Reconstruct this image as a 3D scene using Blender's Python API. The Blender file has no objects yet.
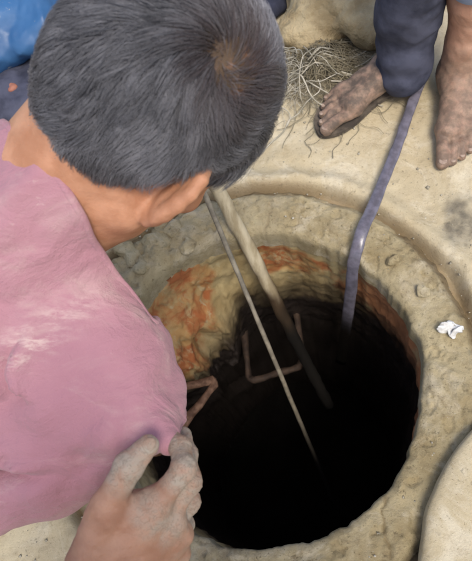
import bpy, math
import numpy as np
from mathutils import Matrix

sc = bpy.context.scene
COL = sc.collection

# ------------------------------------------------------------------ camera
CAM_POS = np.array([0.0, 0.0, 1.12])
CAM_R = np.array([[0.98624, 0.06794, 0.15071],
                  [0.0, 0.91165, -0.41098],
                  [-0.16532, 0.40532, 0.89910]])
cam_d = bpy.data.cameras.new('camera')
cam = bpy.data.objects.new('camera', cam_d); COL.objects.link(cam)
m4 = np.eye(4); m4[:3, :3] = CAM_R; m4[:3, 3] = CAM_POS
cam.matrix_world = Matrix(m4.tolist())
cam_d.sensor_fit = 'HORIZONTAL'; cam_d.sensor_width = 36.0
cam_d.lens = 620.0 / 472.0 * 36.0
cam_d.clip_start = 0.02; cam_d.clip_end = 500.0
cam_d.dof.use_dof = True; cam_d.dof.focus_distance = 0.82; cam_d.dof.aperture_fstop = 15.0
sc.camera = cam

# ------------------------------------------------------------------ world, sun, exposure
SUN_EL, SUN_AZ = math.radians(64), math.radians(152)      # azimuth from +Y towards +X
w = bpy.data.worlds.new('World'); sc.world = w; w.use_nodes = True
nt = w.node_tree; nt.nodes.clear()
sky = nt.nodes.new('ShaderNodeTexSky'); sky.sky_type = 'NISHITA'; sky.sun_disc = False
sky.sun_elevation = SUN_EL; sky.sun_rotation = SUN_AZ
sky.air_density = 1.0; sky.dust_density = 3.0
bg = nt.nodes.new('ShaderNodeBackground'); bg.inputs['Strength'].default_value = 0.12
wo = nt.nodes.new('ShaderNodeOutputWorld')
nt.links.new(sky.outputs[0], bg.inputs[0]); nt.links.new(bg.outputs[0], wo.inputs[0])
sun_d = bpy.data.lights.new('sun', 'SUN'); sun_d.energy = 1.4; sun_d.angle = math.radians(17)
sun_d.color = (1.0, 0.93, 0.82)
sun = bpy.data.objects.new('sun', sun_d); COL.objects.link(sun)
sun.rotation_euler = (math.pi / 2 - SUN_EL, 0, math.pi - SUN_AZ)
sc.view_settings.view_transform = 'Standard'; sc.view_settings.look = 'None'
sc.view_settings.gamma = 1.0; sc.view_settings.exposure = 0.82
sc.view_settings.use_curve_mapping = False

# ------------------------------------------------------------------ numeric helpers
RNG = np.random.default_rng(7)
def nrm(v):
    v = np.asarray(v, float); return v / np.linalg.norm(v)
def hash3(ix, iy, iz, seed):
    h = (ix * 374761393 + iy * 668265263 + iz * 2147483647 + seed * 1274126177) & 0xFFFFFFFF
    h = ((h ^ (h >> 13)) * 1274126177) & 0xFFFFFFFF
    return ((h ^ (h >> 16)) & 0xFFFF) / 65535.0 * 2 - 1
def vnoise(p, scale, seed=0):
    q = np.asarray(p, float) * scale + 100.5
    i = np.floor(q).astype(np.int64); f = q - i; f = f * f * (3 - 2 * f)
    out = 0
    for dx in (0, 1):
        wx = f[..., 0] if dx else 1 - f[..., 0]
        for dy in (0, 1):
            wy = f[..., 1] if dy else 1 - f[..., 1]
            for dz in (0, 1):
                wz = f[..., 2] if dz else 1 - f[..., 2]
                out = out + wx * wy * wz * hash3(i[..., 0] + dx, i[..., 1] + dy, i[..., 2] + dz, seed)
    return out
def fbm(p, scale, octv=4, seed=0, gain=0.5):
    a, s, o = 1.0, scale, 0
    for k in range(octv):
        o = o + a * vnoise(p, s, seed + k * 17); a *= gain; s *= 2.03
    return o
def sstep(x, a, b):
    t = np.clip((x - a) / (b - a), 0, 1); return t * t * (3 - 2 * t)

class Field:
    """regular grid holding a signed distance; shapes are blended in with a smooth union"""
    def __init__(s, lo, hi, h):
        s.h = h; s.lo = np.array(lo, float)
        s.n = (np.ceil((np.array(hi) - s.lo) / h)).astype(int) + 1
        s.ax = [s.lo[k] + h * np.arange(s.n[k]) for k in range(3)]
        s.v = np.full(s.n, 0.3, np.float32)
    def _sub(s, lo, hi, pad):
        sl = []
        for k in range(3):
            a = int(np.floor((lo[k] - pad - s.lo[k]) / s.h)); b = int(np.ceil((hi[k] + pad - s.lo[k]) / s.h)) + 1
            a = max(a, 0); b = min(b, s.n[k])
            if b - a < 1: return None, None
            sl.append(slice(a, b))
        P = np.stack(np.meshgrid(s.ax[0][sl[0]], s.ax[1][sl[1]], s.ax[2][sl[2]], indexing='ij'), -1).astype(np.float32)
        return tuple(sl), P
    def _put(s, sl, d, k, op):
        a = s.v[sl]
        if op == 'sub':
            d = -d
            h = np.clip(0.5 - 0.5 * (a - d) / k, 0, 1) if k > 0 else None
            s.v[sl] = np.maximum(a, d) if k <= 0 else a * (1 - h) + d * h + k * h * (1 - h)
        else:
            if k <= 0: s.v[sl] = np.minimum(a, d); return
            h = np.clip(0.5 + 0.5 * (a - d) / k, 0, 1)
            s.v[sl] = a * (1 - h) + d * h - k * h * (1 - h)
    def cone(s, a, b, ra, rb, k=0.01, op='add'):
        a = np.array(a, float); b = np.array(b, float); R = max(ra, rb)
        pad = R + k + 3 * s.h
        sl, P = s._sub(np.minimum(a, b), np.maximum(a, b), pad)
        if sl is None: return
        ab = (b - a).astype(np.float32); q = P - a.astype(np.float32)
        t = np.clip(q @ ab / max(float(ab @ ab), 1e-9), 0, 1)
        d = np.sqrt(((q - t[..., None] * ab) ** 2).sum(-1)) - (ra + (rb - ra) * t)
        s._put(sl, d, k, op)
    def chain(s, pts, rad, k=0.01):
        for i in range(len(pts) - 1): s.cone(pts[i], pts[i + 1], rad[i], rad[i + 1], k)
    def ell(s, c, rad, M=None, k=0.01, op='add'):
        c = np.array(c, float); rad = np.array(rad, float); M = np.eye(3) if M is None else np.array(M)
        ext = np.sqrt(((M * rad) ** 2).sum(1))
        sl, P = s._sub(c - ext, c + ext, k + 3 * s.h)
        if sl is None: return
        q = (P - c.astype(np.float32)) @ M.astype(np.float32)
        k0 = np.sqrt(((q / rad) ** 2).sum(-1)); k1 = np.sqrt(((q / rad ** 2) ** 2).sum(-1)) + 1e-6
        s._put(sl, (k0 * (k0 - 1) / k1).astype(np.float32), k, op)
    def displace(s, fn, band=0.03):
        idx = np.nonzero(np.abs(s.v) < band)
        P = np.stack([s.ax[k][idx[k]] for k in range(3)], -1)
        s.v[idx] += fn(P).astype(np.float32)
    def sample(s, P):
        q = np.clip((P - s.lo) / s.h, 0, np.array(s.n) - 1.001); i = q.astype(int); f = q - i; o = 0
        for dx in (0, 1):
            for dy in (0, 1):
                for dz in (0, 1):
                    wt = (f[:, 0] if dx else 1 - f[:, 0]) * (f[:, 1] if dy else 1 - f[:, 1]) * (f[:, 2] if dz else 1 - f[:, 2])
                    o = o + wt * s.v[i[:, 0] + dx, i[:, 1] + dy, i[:, 2] + dz]
        return o
    def mesh(s):
        v = s.v; ins = v < 0
        c = [ins[a:ins.shape[0] - 1 + a, b:ins.shape[1] - 1 + b, e:ins.shape[2] - 1 + e] for a in (0, 1) for b in (0, 1) for e in (0, 1)]
        cnt = sum(x.astype(np.int8) for x in c); act = (cnt > 0) & (cnt < 8)
        I = np.array(np.nonzero(act)).T
        idm = -np.ones(act.shape, np.int64); idm[tuple(I.T)] = np.arange(len(I))
        acc = np.zeros((len(I), 3)); num = np.zeros(len(I))
        corners = np.array([(a, b, e) for a in (0, 1) for b in (0, 1) for e in (0, 1)])
        for a in range(8):
            for b in range(a + 1, 8):
                if np.abs(corners[a] - corners[b]).sum() != 1: continue
                va = v[tuple((I + corners[a]).T)]; vb = v[tuple((I + corners[b]).T)]
                cr = (va < 0) != (vb < 0)
                t = np.where(cr, va / np.where(cr, va - vb, 1), 0)
                acc += np.where(cr[:, None], corners[a] + t[:, None] * (corners[b] - corners[a]), 0); num += cr
        verts = s.lo + (I + acc / num[:, None]) * s.h
        quads = []
        for ax in range(3):
            o = [0, 0, 0]; o[ax] = 1
            A = ins[:ins.shape[0] - o[0], :ins.shape[1] - o[1], :ins.shape[2] - o[2]]
            B = ins[o[0]:, o[1]:, o[2]:]
            E = np.array(np.nonzero(A != B)).T
            u, w_ = [(1, 2), (2, 0), (0, 1)][ax]
            ok = (E[:, u] > 0) & (E[:, w_] > 0) & (E[:, u] < ins.shape[u] - 1) & (E[:, w_] < ins.shape[w_] - 1)
            E = E[ok]; du = np.zeros(3, int); du[u] = 1; dw = np.zeros(3, int); dw[w_] = 1
            q = np.stack([idm[tuple((E - du - dw).T)], idm[tuple((E - dw).T)], idm[tuple(E.T)], idm[tuple((E - du).T)]], 1)
            flip = ~A[tuple(E.T)]; q[flip] = q[flip][:, ::-1]
            quads.append(q)
        return verts, np.concatenate(quads)

# ------------------------------------------------------------------ object helpers
def obj(name, V, Fc, mat, parent=None, smooth=True, attrs=None):
    me = bpy.data.meshes.new(name)
    V = np.asarray(V, float)
    if isinstance(Fc, np.ndarray):
        n = Fc.shape[1]
        me.vertices.add(len(V)); me.vertices.foreach_set('co', V.astype(np.float32).ravel())
        me.loops.add(Fc.size); me.loops.foreach_set('vertex_index', Fc.astype(np.int32).ravel())
        me.polygons.add(len(Fc)); me.polygons.foreach_set('loop_start', np.arange(0, Fc.size, n, dtype=np.int32))
        me.update(calc_edges=True)
    else:
        me.from_pydata(V.tolist(), [], Fc)
    me.validate()
    if smooth: me.polygons.foreach_set('use_smooth', [True] * len(me.polygons))
    for k, a in (attrs or {}).items():
        at = me.attributes.new(k, 'FLOAT', 'POINT'); at.data.foreach_set('value', np.asarray(a, np.float32))
    me.materials.append(mat)
    o = bpy.data.objects.new(name, me); COL.objects.link(o)
    if parent: o.parent = parent
    return o
def tag(o, label=None, cat=None, group=None, kind=None):
    for k, v in (('label', label), ('category', cat), ('group', group), ('kind', kind)):
        if v: o[k] = v
    return o
def thing(name, loc, label, cat, group=None):
    e = bpy.data.objects.new(name, None); COL.objects.link(e); e.location = [float(x) for x in loc]
    e.empty_display_size = 0.05
    return tag(e, label, cat, group)
def adopt(e, *obs):
    for o in obs:
        o.parent = e; o.matrix_parent_inverse = Matrix.Translation(e.location).inverted()
def join(parts):
    V, Q, n = [], [], 0
    for v, q in parts:
        V.append(v); Q.append(q + n); n += len(v)
    return np.concatenate(V), np.concatenate(Q)
def tube(pts, rad, sides=8, wob=0.0, seed=0, flat=1.0, cap=True):
    """swept tube through pts; flat squeezes the section along its second axis"""
    pts = np.asarray(pts, float); n = len(pts)
    rad = np.full(n, rad) if np.isscalar(rad) else np.asarray(rad, float)
    T = np.gradient(pts, axis=0); T /= np.linalg.norm(T, axis=1)[:, None]
    up = np.array([0, 0, 1.0]) if abs(T[0][2]) < 0.9 else np.array([1.0, 0, 0])
    V = []
    a = np.arange(sides) * 2 * math.pi / sides
    N = nrm(np.cross(T[0], up))
    for i in range(n):
        N = N - (N @ T[i]) * T[i]; N = nrm(N); B = np.cross(T[i], N)
        V.append(pts[i] + rad[i] * (np.cos(a)[:, None] * N + flat * np.sin(a)[:, None] * B))
    V = np.concatenate(V)
    if wob: V = V + wob * np.stack([vnoise(V, 60, seed), vnoise(V, 60, seed + 1), vnoise(V, 60, seed + 2)], -1)
    Q = []
    for i in range(n - 1):
        for j in range(sides):
            k = (j + 1) % sides
            Q.append([i * sides + j, i * sides + k, (i + 1) * sides + k, (i + 1) * sides + j])
    Q = [list(q) for q in Q]
    if cap:
        Q.append(list(range(sides))[::-1]); Q.append([(n - 1) * sides + j for j in range(sides)])
    return V, Q
def smooth_path(ctrl, n=24):
    """Catmull-Rom through control points"""
    P = np.asarray(ctrl, float); P = np.vstack([2 * P[0] - P[1], P, 2 * P[-1] - P[-2]])
    t = np.linspace(0, len(P) - 3 - 1e-6, n); i = t.astype(int); f = (t - i)[:, None]
    p0, p1, p2, p3 = P[i], P[i + 1], P[i + 2], P[i + 3]
    return 0.5 * (2 * p1 + (p2 - p0) * f + (2 * p0 - 5 * p1 + 4 * p2 - p3) * f ** 2 + (3 * p1 - p0 - 3 * p2 + p3) * f ** 3)

# ------------------------------------------------------------------ materials
class NT:
    def __init__(s, name):
        s.m = bpy.data.materials.new(name); s.m.use_nodes = True; s.t = s.m.node_tree
        s.b = s.t.nodes['Principled BSDF']
    def n(s, typ, **kw):
        x = s.t.nodes.new(typ)
        for k, v in kw.items(): setattr(x, k, v)
        return x
    def l(s, a, b): s.t.links.new(a, b)
    def coord(s):
        return s.n('ShaderNodeTexCoord').outputs['Object']
    def noise(s, scale, detail=5, rough=0.55, stretch=None, dist=0.0):
        c = s.n('ShaderNodeNewGeometry').outputs['Position']
        if stretch:
            mp = s.n('ShaderNodeMapping'); mp.inputs['Scale'].default_value = stretch; s.l(c, mp.inputs[0]); c = mp.outputs[0]
        t = s.n('ShaderNodeTexNoise'); t.inputs['Scale'].default_value = scale; t.inputs['Detail'].default_value = detail
        t.inputs['Roughness'].default_value = rough; t.inputs['Distortion'].default_value = dist
        s.l(c, t.inputs['Vector']); return t.outputs['Fac']
    def ramp(s, fac, a, b, va=0.0, vb=1.0):
        r = s.n('ShaderNodeMapRange'); r.interpolation_type = 'SMOOTHSTEP'
        for i, v in zip(range(1, 5), (a, b, va, vb)): r.inputs[i].default_value = v
        s.l(fac, r.inputs[0]); return r.outputs[0]
    def mix(s, fac, a, b):
        x = s.n('ShaderNodeMix', data_type='RGBA')
        for i, v in ((6, a), (7, b)):
            if isinstance(v, tuple): x.inputs[i].default_value = (*v, 1)
            else: s.l(v, x.inputs[i])
        if isinstance(fac, (int, float)): x.inputs[0].default_value = fac
        else: s.l(fac, x.inputs[0])
        return x.outputs[2]
    def math(s, op, a, b):
        x = s.n('ShaderNodeMath', operation=op)
        for i, v in ((0, a), (1, b)):
            if isinstance(v, (int, float)): x.inputs[i].default_value = v
            else: s.l(v, x.inputs[i])
        return x.outputs[0]
    def attr(s, name): return s.n('ShaderNodeAttribute', attribute_name=name).outputs['Fac']
    def done(s, col, rough=0.8, bump=None, bstr=0.3, bdist=0.002, sss=0.0, spec=None, metal=0.0):
        if isinstance(col, tuple): s.b.inputs['Base Color'].default_value = (*col, 1)
        else: s.l(col, s.b.inputs['Base Color'])
        if isinstance(rough, (int, float)): s.b.inputs['Roughness'].default_value = rough
        else: s.l(rough, s.b.inputs['Roughness'])
        s.b.inputs['Metallic'].default_value = metal
        if spec is not None: s.b.inputs['Specular IOR Level'].default_value = spec
        if sss:
            s.b.inputs['Subsurface Weight'].default_value = sss
            s.b.inputs['Subsurface Radius'].default_value = (1.0, 0.35, 0.18); s.b.inputs['Subsurface Scale'].default_value = 0.006
        if bump is not None:
            bn = s.n('ShaderNodeBump'); bn.inputs['Strength'].default_value = bstr; bn.inputs['Distance'].default_value = bdist
            s.l(bump, bn.inputs['Height']); s.l(bn.outputs[0], s.b.inputs['Normal'])
        return s.m

def grit(t, a, dark, pale, k=1.0):
    """stains, pale scuffs, specks and pits over a base colour; returns colour and relief"""
    a = t.mix(t.ramp(t.noise(11, 8, 0.7, dist=0.8), 0.48, 0.66, 0, 0.65 * k), a, pale)
    a = t.mix(t.ramp(t.noise(7, 7, 0.68, dist=1.4), 0.54, 0.74, 0, 0.42 * k), a, dark)
    a = t.mix(t.ramp(t.noise(30, 8, 0.75), 0.52, 0.70, 0, 0.45 * k), a, dark)
    a = t.mix(t.ramp(t.noise(85, 8, 0.75), 0.52, 0.72, 0, 0.40 * k), a, dark)
    a = t.mix(t.ramp(t.noise(3.1, 6, 0.65, dist=0.8), 0.50, 0.70, 0, 0.40 * k), a, tuple(0.6 * x + 0.12 for x in dark))
    a = t.mix(t.ramp(t.noise(230, 4, 0.7), 0.60, 0.70, 0, 0.6 * k), a, tuple(x * 0.55 for x in dark))
    a = t.mix(t.ramp(t.noise(310, 4, 0.7), 0.62, 0.72, 0, 0.6 * k), a, pale)
    h = t.math('ADD', t.noise(70, 9, 0.80), t.math('MULTIPLY', t.noise(330, 5, 0.75), 0.5))
    pits = t.ramp(t.noise(95, 6, 0.75), 0.60, 0.70, 0, -0.45)
    return a, t.math('ADD', h, pits)
def mat_ground():
    t = NT('dusty_cement')
    a = t.mix(t.ramp(t.noise(4, 6, 0.6), 0.35, 0.68), (0.55, 0.46, 0.295), (0.68, 0.595, 0.415))
    a, h = grit(t, a, (0.36, 0.275, 0.155), (0.76, 0.69, 0.53))
    a = t.mix(t.math('MULTIPLY', t.attr('damp'), t.ramp(t.noise(40, 4), 0.3, 0.6, 0.55, 1.0)), a, (0.115, 0.105, 0.085))
    a = t.mix(t.math('MULTIPLY', t.attr('brown'), 0.85), a, (0.26, 0.175, 0.085))
    return t.done(a, 0.93, h, 0.75, 0.005, spec=0.2)
def mat_collar():
    t = NT('weathered_concrete')
    a = t.mix(t.ramp(t.noise(9, 6, 0.62), 0.32, 0.66), (0.39, 0.31, 0.17), (0.58, 0.49, 0.30))
    a = t.mix(t.ramp(t.noise(14, 6, 0.65), 0.56, 0.70, 0, 0.55), a, (0.29, 0.27, 0.20))
    a, h = grit(t, a, (0.23, 0.17, 0.09), (0.70, 0.62, 0.45), 1.05)
    a = t.mix(t.attr('brown'), a, (0.16, 0.105, 0.05))
    return t.done(a, 0.92, h, 0.95, 0.006, spec=0.2)
def mat_shaft():
    t = NT('stained_shaft_plaster')
    a = t.mix(t.ramp(t.noise(12, 6, 0.6), 0.35, 0.65), (0.32, 0.235, 0.105), (0.48, 0.385, 0.20))
    rust = t.mix(t.ramp(t.noise(18, 5, 0.6, dist=1.0), 0.40, 0.62), (0.33, 0.10, 0.03), (0.40, 0.23, 0.085))
    a = t.mix(t.math('MULTIPLY', t.attr('rust'), t.ramp(t.noise(24, 6, 0.65, dist=1.0), 0.36, 0.52, 0.25, 0.95)), a, rust)
    a = t.mix(t.attr('red'), a, (0.42, 0.17, 0.07))
    a = t.mix(t.ramp(t.noise(30, 5, 0.6, dist=0.7), 0.58, 0.70, 0, 0.7), a, (0.40, 0.34, 0.20))
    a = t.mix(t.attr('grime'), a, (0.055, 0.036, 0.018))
    a = t.mix(t.attr('slime_shade'), a, (0.024, 0.019, 0.017))
    return t.done(a, t.ramp(t.attr('slime_shade'), 0, 1, 0.85, 0.32), t.noise(100, 6, 0.7), 0.5, 0.005, spec=0.4)
def mat_plain(name, ca, cb, scale=20, rough=0.7, bstr=0.2, bdist=0.002, spec=None, metal=0.0, stretch=None, bs=120, sss=0.0, slime_shade=False):
    t = NT(name)
    a = t.mix(t.ramp(t.noise(scale, 5, 0.6, stretch=stretch), 0.35, 0.65), ca, cb)
    if slime_shade: a = t.mix(t.attr('slime_shade'), a, (0.006, 0.005, 0.004))  # blackens lower ends, the pit's darkness painted into the colour
    return t.done(a, rough, t.noise(bs, 5, 0.65, stretch=stretch), bstr, bdist, spec=spec, metal=metal, sss=sss)
def mat_skin(name, ca, cb, dustc=(0.42, 0.37, 0.29), dirtc=(0.10, 0.065, 0.04)):
    t = NT(name)
    a = t.mix(t.ramp(t.noise(28, 5, 0.6), 0.35, 0.68), ca, cb)
    d = t.math('MULTIPLY', t.attr('dust'), t.ramp(t.noise(55, 8, 0.72, dist=0.4), 0.30, 0.62, 0.30, 1.0))
    a = t.mix(d, a, dustc)
    cr = t.math('ABSOLUTE', t.math('SUBTRACT', t.noise(130, 5, 0.65, dist=0.8), 0.5), 0)
    a = t.mix(t.math('MULTIPLY', t.ramp(cr, 0.0, 0.035, 0.45, 0.0), t.attr('dust')), a, dirtc)
    a = t.mix(t.math('MULTIPLY', t.attr('dirt_shade'), t.ramp(t.noise(60, 5, 0.6), 0.3, 0.65, 0.4, 1.0)), a, dirtc)
    return t.done(a, t.ramp(d, 0, 1, 0.48, 0.9), t.math('ADD', t.noise(380, 5, 0.7), t.noise(90, 5, 0.7)), 0.4, 0.002, sss=0.12, spec=0.35)
def mat_shirt():
    t = NT('dusty_pink_cotton')
    a = t.mix(t.ramp(t.noise(7, 4, 0.5), 0.3, 0.7), (0.34, 0.168, 0.205), (0.41, 0.215, 0.25))
    d = t.ramp(t.noise(9, 7, 0.68, stretch=(1.0, 2.0, 1.5), dist=1.0), 0.50, 0.78, 0, 0.55)
    a = t.mix(d, a, (0.50, 0.37, 0.34))
    d2 = t.ramp(t.noise(46, 6, 0.7, stretch=(0.6, 2.2, 1.6), dist=1.2), 0.60, 0.72, 0, 0.6)
    d2 = t.math('MULTIPLY', d2, t.ramp(t.noise(6, 3, 0.5), 0.42, 0.62))
    a = t.mix(d2, a, (0.62, 0.52, 0.46))
    a = t.mix(t.math('MULTIPLY', t.attr('dust'), t.ramp(t.noise(60, 6, 0.7, stretch=(0.5, 2, 1.5)), 0.44, 0.66, 0, 0.75)), a, (0.62, 0.50, 0.45))
    rd = t.math('ABSOLUTE', t.math('SUBTRACT', t.noise(16, 4, 0.55, stretch=(1.0, 1.6, 1.3), dist=0.8), 0.5), 0)
    b = t.math('ADD', t.math('ADD', t.math('MULTIPLY', t.noise(800, 2, 0.5), 0.25), t.math('MULTIPLY', t.noise(60, 6, 0.65), 0.8)), t.math('MULTIPLY', rd, -3.0))
    m = t.done(a, 0.9, b, 0.55, 0.005, spec=0.15)
    t.b.inputs['Sheen Weight'].default_value = 0.15; t.b.inputs['Sheen Roughness'].default_value = 0.5
    return m
def mat_hair():
    t = NT('dusty_black_hair')
    a = t.mix(t.attr('tint'), (0.08, 0.081, 0.09), (0.31, 0.31, 0.335))
    a = t.mix(t.attr('rusty'), a, (0.055, 0.023, 0.016))
    return t.done(a, 0.52, spec=0.45)
M = {}
M['ground'] = mat_ground(); M['collar'] = mat_collar(); M['shaft'] = mat_shaft()
M['skin'] = mat_skin('tanned_skin', (0.40, 0.175, 0.090), (0.56, 0.28, 0.165))
M['hand_skin'] = mat_skin('dusty_hand_skin', (0.27, 0.125, 0.075), (0.37, 0.195, 0.125), (0.32, 0.275, 0.225))
M['foot_skin'] = mat_skin('dirty_foot_skin', (0.46, 0.25, 0.17), (0.55, 0.33, 0.235), (0.34, 0.28, 0.20), (0.115, 0.085, 0.065))
M['shirt'] = mat_shirt(); M['hair'] = mat_hair()
M['nail'] = mat_plain('toe_nail', (0.22, 0.15, 0.11), (0.36, 0.27, 0.21), 60, rough=0.55)
M['sole'] = mat_plain('dusty_sandal_sole', (0.05, 0.04, 0.032), (0.13, 0.105, 0.08), 30, 0.9)
M['navy'] = mat_plain('navy_trouser_cloth', (0.034, 0.037, 0.056), (0.075, 0.080, 0.115), 14, 0.9, 0.35, 0.003, spec=0.15, bs=60)
M['paleblue'] = mat_plain('pale_blue_lining', (0.25, 0.31, 0.45), (0.32, 0.38, 0.52), 30, 0.9, spec=0.15)
M['trouser'] = mat_plain('charcoal_trouser_cloth', (0.03, 0.03, 0.034), (0.055, 0.055, 0.06), 14, 0.9, spec=0.15)
M['steel'] = mat_plain('rusty_iron', (0.07, 0.032, 0.016), (0.18, 0.10, 0.06), 60, 0.8, 0.6, 0.003, slime_shade=True)
M['rod'] = mat_plain('muddy_steel', (0.17, 0.15, 0.115), (0.30, 0.265, 0.20), 40, 0.6, 0.3, 0.002, slime_shade=True)
M['violet'] = mat_plain('violet_grey_plastic', (0.105, 0.098, 0.12), (0.165, 0.155, 0.195), 60, 0.28, 0.2, 0.002, spec=0.6, slime_shade=True)
M['twine'] = mat_plain('dry_twine', (0.27, 0.245, 0.18), (0.50, 0.46, 0.37), 30, 0.9)
M['twine_dark'] = mat_plain('dusty_jute', (0.17, 0.145, 0.09), (0.28, 0.24, 0.16), 26, 0.95)
M['sack'] = mat_plain('tan_sack_cloth', (0.32, 0.245, 0.135), (0.50, 0.405, 0.245), 16, 0.92, 1.0, 0.012, spec=0.15, bs=42)
M['paper'] = mat_plain('white_paper', (0.55, 0.54, 0.51), (0.78, 0.78, 0.76), 70, 0.8)
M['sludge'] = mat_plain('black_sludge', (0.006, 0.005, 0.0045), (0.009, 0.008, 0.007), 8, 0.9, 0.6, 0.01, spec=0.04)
def mat_pole():
    t = NT('pale_wood_pole')
    a = t.mix(t.ramp(t.noise(20, 6, 0.6, stretch=(3, 0.8, 0.8)), 0.35, 0.66), (0.33, 0.27, 0.165), (0.52, 0.45, 0.31))
    a = t.mix(t.attr('brown'), a, (0.085, 0.055, 0.03))  # browner along the lower length
    a = t.mix(t.attr('slime_shade'), a, (0.006, 0.005, 0.004))  # near-black lower end, the pole's fade into darkness painted on
    return t.done(a, 0.85, t.noise(150, 5, 0.6, stretch=(3, 0.8, 0.8)), 0.4, 0.003, spec=0.2)
M['pole'] = mat_pole()
def mat_bucket():
    t = NT('scuffed_blue_plastic')
    a = t.mix(t.ramp(t.noise(6, 4, 0.5), 0.35, 0.65), (0.02, 0.08, 0.20), (0.04, 0.13, 0.29))
    a = t.mix(t.ramp(t.noise(24, 5, 0.6, dist=0.6), 0.62, 0.70, 0, 0.9), a, (0.42, 0.40, 0.33))
    return t.done(a, t.ramp(t.noise(20, 4), 0.3, 0.7, 0.4, 0.65), t.noise(60, 4), 0.15, 0.002)
M['bucket'] = mat_bucket()
M['tub_wall'] = mat_plain('navy_tub_plastic', (0.012, 0.028, 0.075), (0.05, 0.065, 0.10), 9, 0.5)

# ------------------------------------------------------------------ the place: ground, pit, collar
PC = np.array([-0.145, 0.315]); RI, RO = 0.296, 0.397
def polar(rs, nth, zf, name, mat, attrs_fn=None, parent=None):
    th = np.arange(nth) * 2 * math.pi / nth
    Rr, T = np.meshgrid(rs, th, indexing='ij')
    X = PC[0] + Rr * np.cos(T); Y = PC[1] + Rr * np.sin(T)
    P = np.stack([X, Y, np.zeros_like(X)], -1).reshape(-1, 3)
    P = zf(P, Rr.ravel(), T.ravel())
    i = np.arange(len(rs) - 1)[:, None]; j = np.arange(nth)[None]; k = (j + 1) % nth
    Q = np.stack([i * nth + j, (i + 1) * nth + j, (i + 1) * nth + k, i * nth + k], -1).reshape(-1, 4)
    return obj(name, P, Q, mat, parent, attrs=attrs_fn(P) if attrs_fn else None)
def ground_h(P):
    """height of the trodden cement ground"""
    p2 = P * [1, 1, 0]
    return 0.008 * fbm(p2, 4, 3, 3) + 0.0024 * fbm(p2, 22, 4, 5) + 0.002 * np.maximum(fbm(p2, 60, 3, 9), 0)
def ground_z(P, r, t):
    edge = RO + 0.012 * fbm(np.stack([np.cos(t) * 3, np.sin(t) * 3, 0 * t], -1), 1.3, 3, 21)
    g = ground_h(P) * np.clip(3 - r / 2.0, 0, 1)
    groove = sstep(r, edge + 0.004, edge + 0.024)
    lip = 0.012 * np.exp(-((r - edge - 0.036) / 0.018) ** 2)
    P = P.copy(); P[:, 2] = -0.028 * (1 - groove) + (g + lip) * groove
    return P
def ground_attr(P):
    def blob(x, y, rr, sd):
        q = np.stack([P[:, 0] * 0.83 + P[:, 1] * 0.56, P[:, 1] * 0.83 - P[:, 0] * 0.56, 0 * P[:, 0]], -1)
        d = np.hypot((P[:, 0] - x) * 1.1 + 0.012 * fbm(q, 20, 3, sd + 40), P[:, 1] - y) + 0.45 * rr * fbm(q, 37, 4, sd); return 0.8 * (1 - sstep(d, rr * 0.35, rr * 1.15))
    damp = np.maximum(blob(0.262, 0.60, 0.062, 5), 0.45 * blob(0.06, 1.06, 0.14, 6))
    r = np.hypot(P[:, 0] - PC[0], P[:, 1] - PC[1])
    brown = (1 - sstep(r, RO + 0.008, RO + 0.032)) * 0.85
    return {'damp': damp, 'brown': brown}
rs = np.concatenate([np.linspace(RO - 0.03, RO + 0.10, 44), np.linspace(RO + 0.104, 1.6, 230), np.geomspace(1.63, 120, 30)])
ground = polar(rs, 900, ground_z, 'ground', M['ground'], ground_attr)
tag(ground, 'pale dusty cement ground around the open pit', None, None, 'structure')

manhole = thing('manhole', (PC[0], PC[1], 0), 'open round concrete manhole with stained shaft in the dusty ground', 'manhole')
def inner_r(t):
    c3 = np.stack([np.cos(t), np.sin(t), 0 * t], -1)
    return RI + 0.006 * fbm(c3, 3.5, 3, 31) + 0.004 * fbm(c3, 14, 3, 33)
def collar_z(P, s, t):
    """s runs over the section of the ring: up from the shaft, over the top and down the outside"""
    c3 = np.stack([np.cos(t), np.sin(t), 0 * t], -1)
    ri = inner_r(t)
    ro = RO + 0.008 * fbm(c3, 3, 3, 41) + 0.006 * fbm(c3, 13, 3, 43)
    r = np.where(s < 0.2, ri + 0.0 * s, np.where(s > 0.85, ro, 0))
    z = np.zeros_like(s)
    a = np.clip((s - 0.2) / 0.65, 0, 1)
    mid = (s >= 0.2) & (s <= 0.85)
    r = np.where(mid, ri + (ro - ri) * a, r)
    zt = 0.012 * np.minimum(1, np.sqrt(np.clip(a / 0.12, 0, 1))) + 0.004 * np.sin(a * 3.1)
    zt = zt - 0.018 * sstep(a, 0.80, 1.0)
    z = np.where(s < 0.2, -0.05 * (1 - s / 0.2), np.where(s > 0.85, -0.006 - 0.04 * (s - 0.85) / 0.15, zt))
    Pn = np.stack([PC[0] + r * np.cos(t), PC[1] + r * np.sin(t), z], -1)
    p2 = Pn * [1, 1, 0]
    top = sstep(s, 0.15, 0.3) * (1 - sstep(s, 0.85, 0.95))
    rough = 0.0045 * fbm(p2, 14, 4, 51) + 0.005 * sstep(fbm(p2, 20, 5, 55), 0.0, 0.3) - 0.005 * sstep(fbm(p2, 31, 5, 58), 0.40, 0.6) + 0.0018 * fbm(p2, 90, 3, 57)
    # the heap of crumbled mortar on the side nearest the kneeling man
    lump = np.exp(-(((t - 2.25) / 0.42) ** 2)) * (0.012 + 0.016 * np.maximum(fbm(p2, 30, 3, 61), -0.2))
    crack = -0.005 * np.exp(-(fbm(p2, 9, 4, 71) / 0.05) ** 2) * sstep(fbm(p2, 5, 2, 73), -0.1, 0.5)
    Pn[:, 2] += top * (rough + lump + crack)
    return Pn
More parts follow.
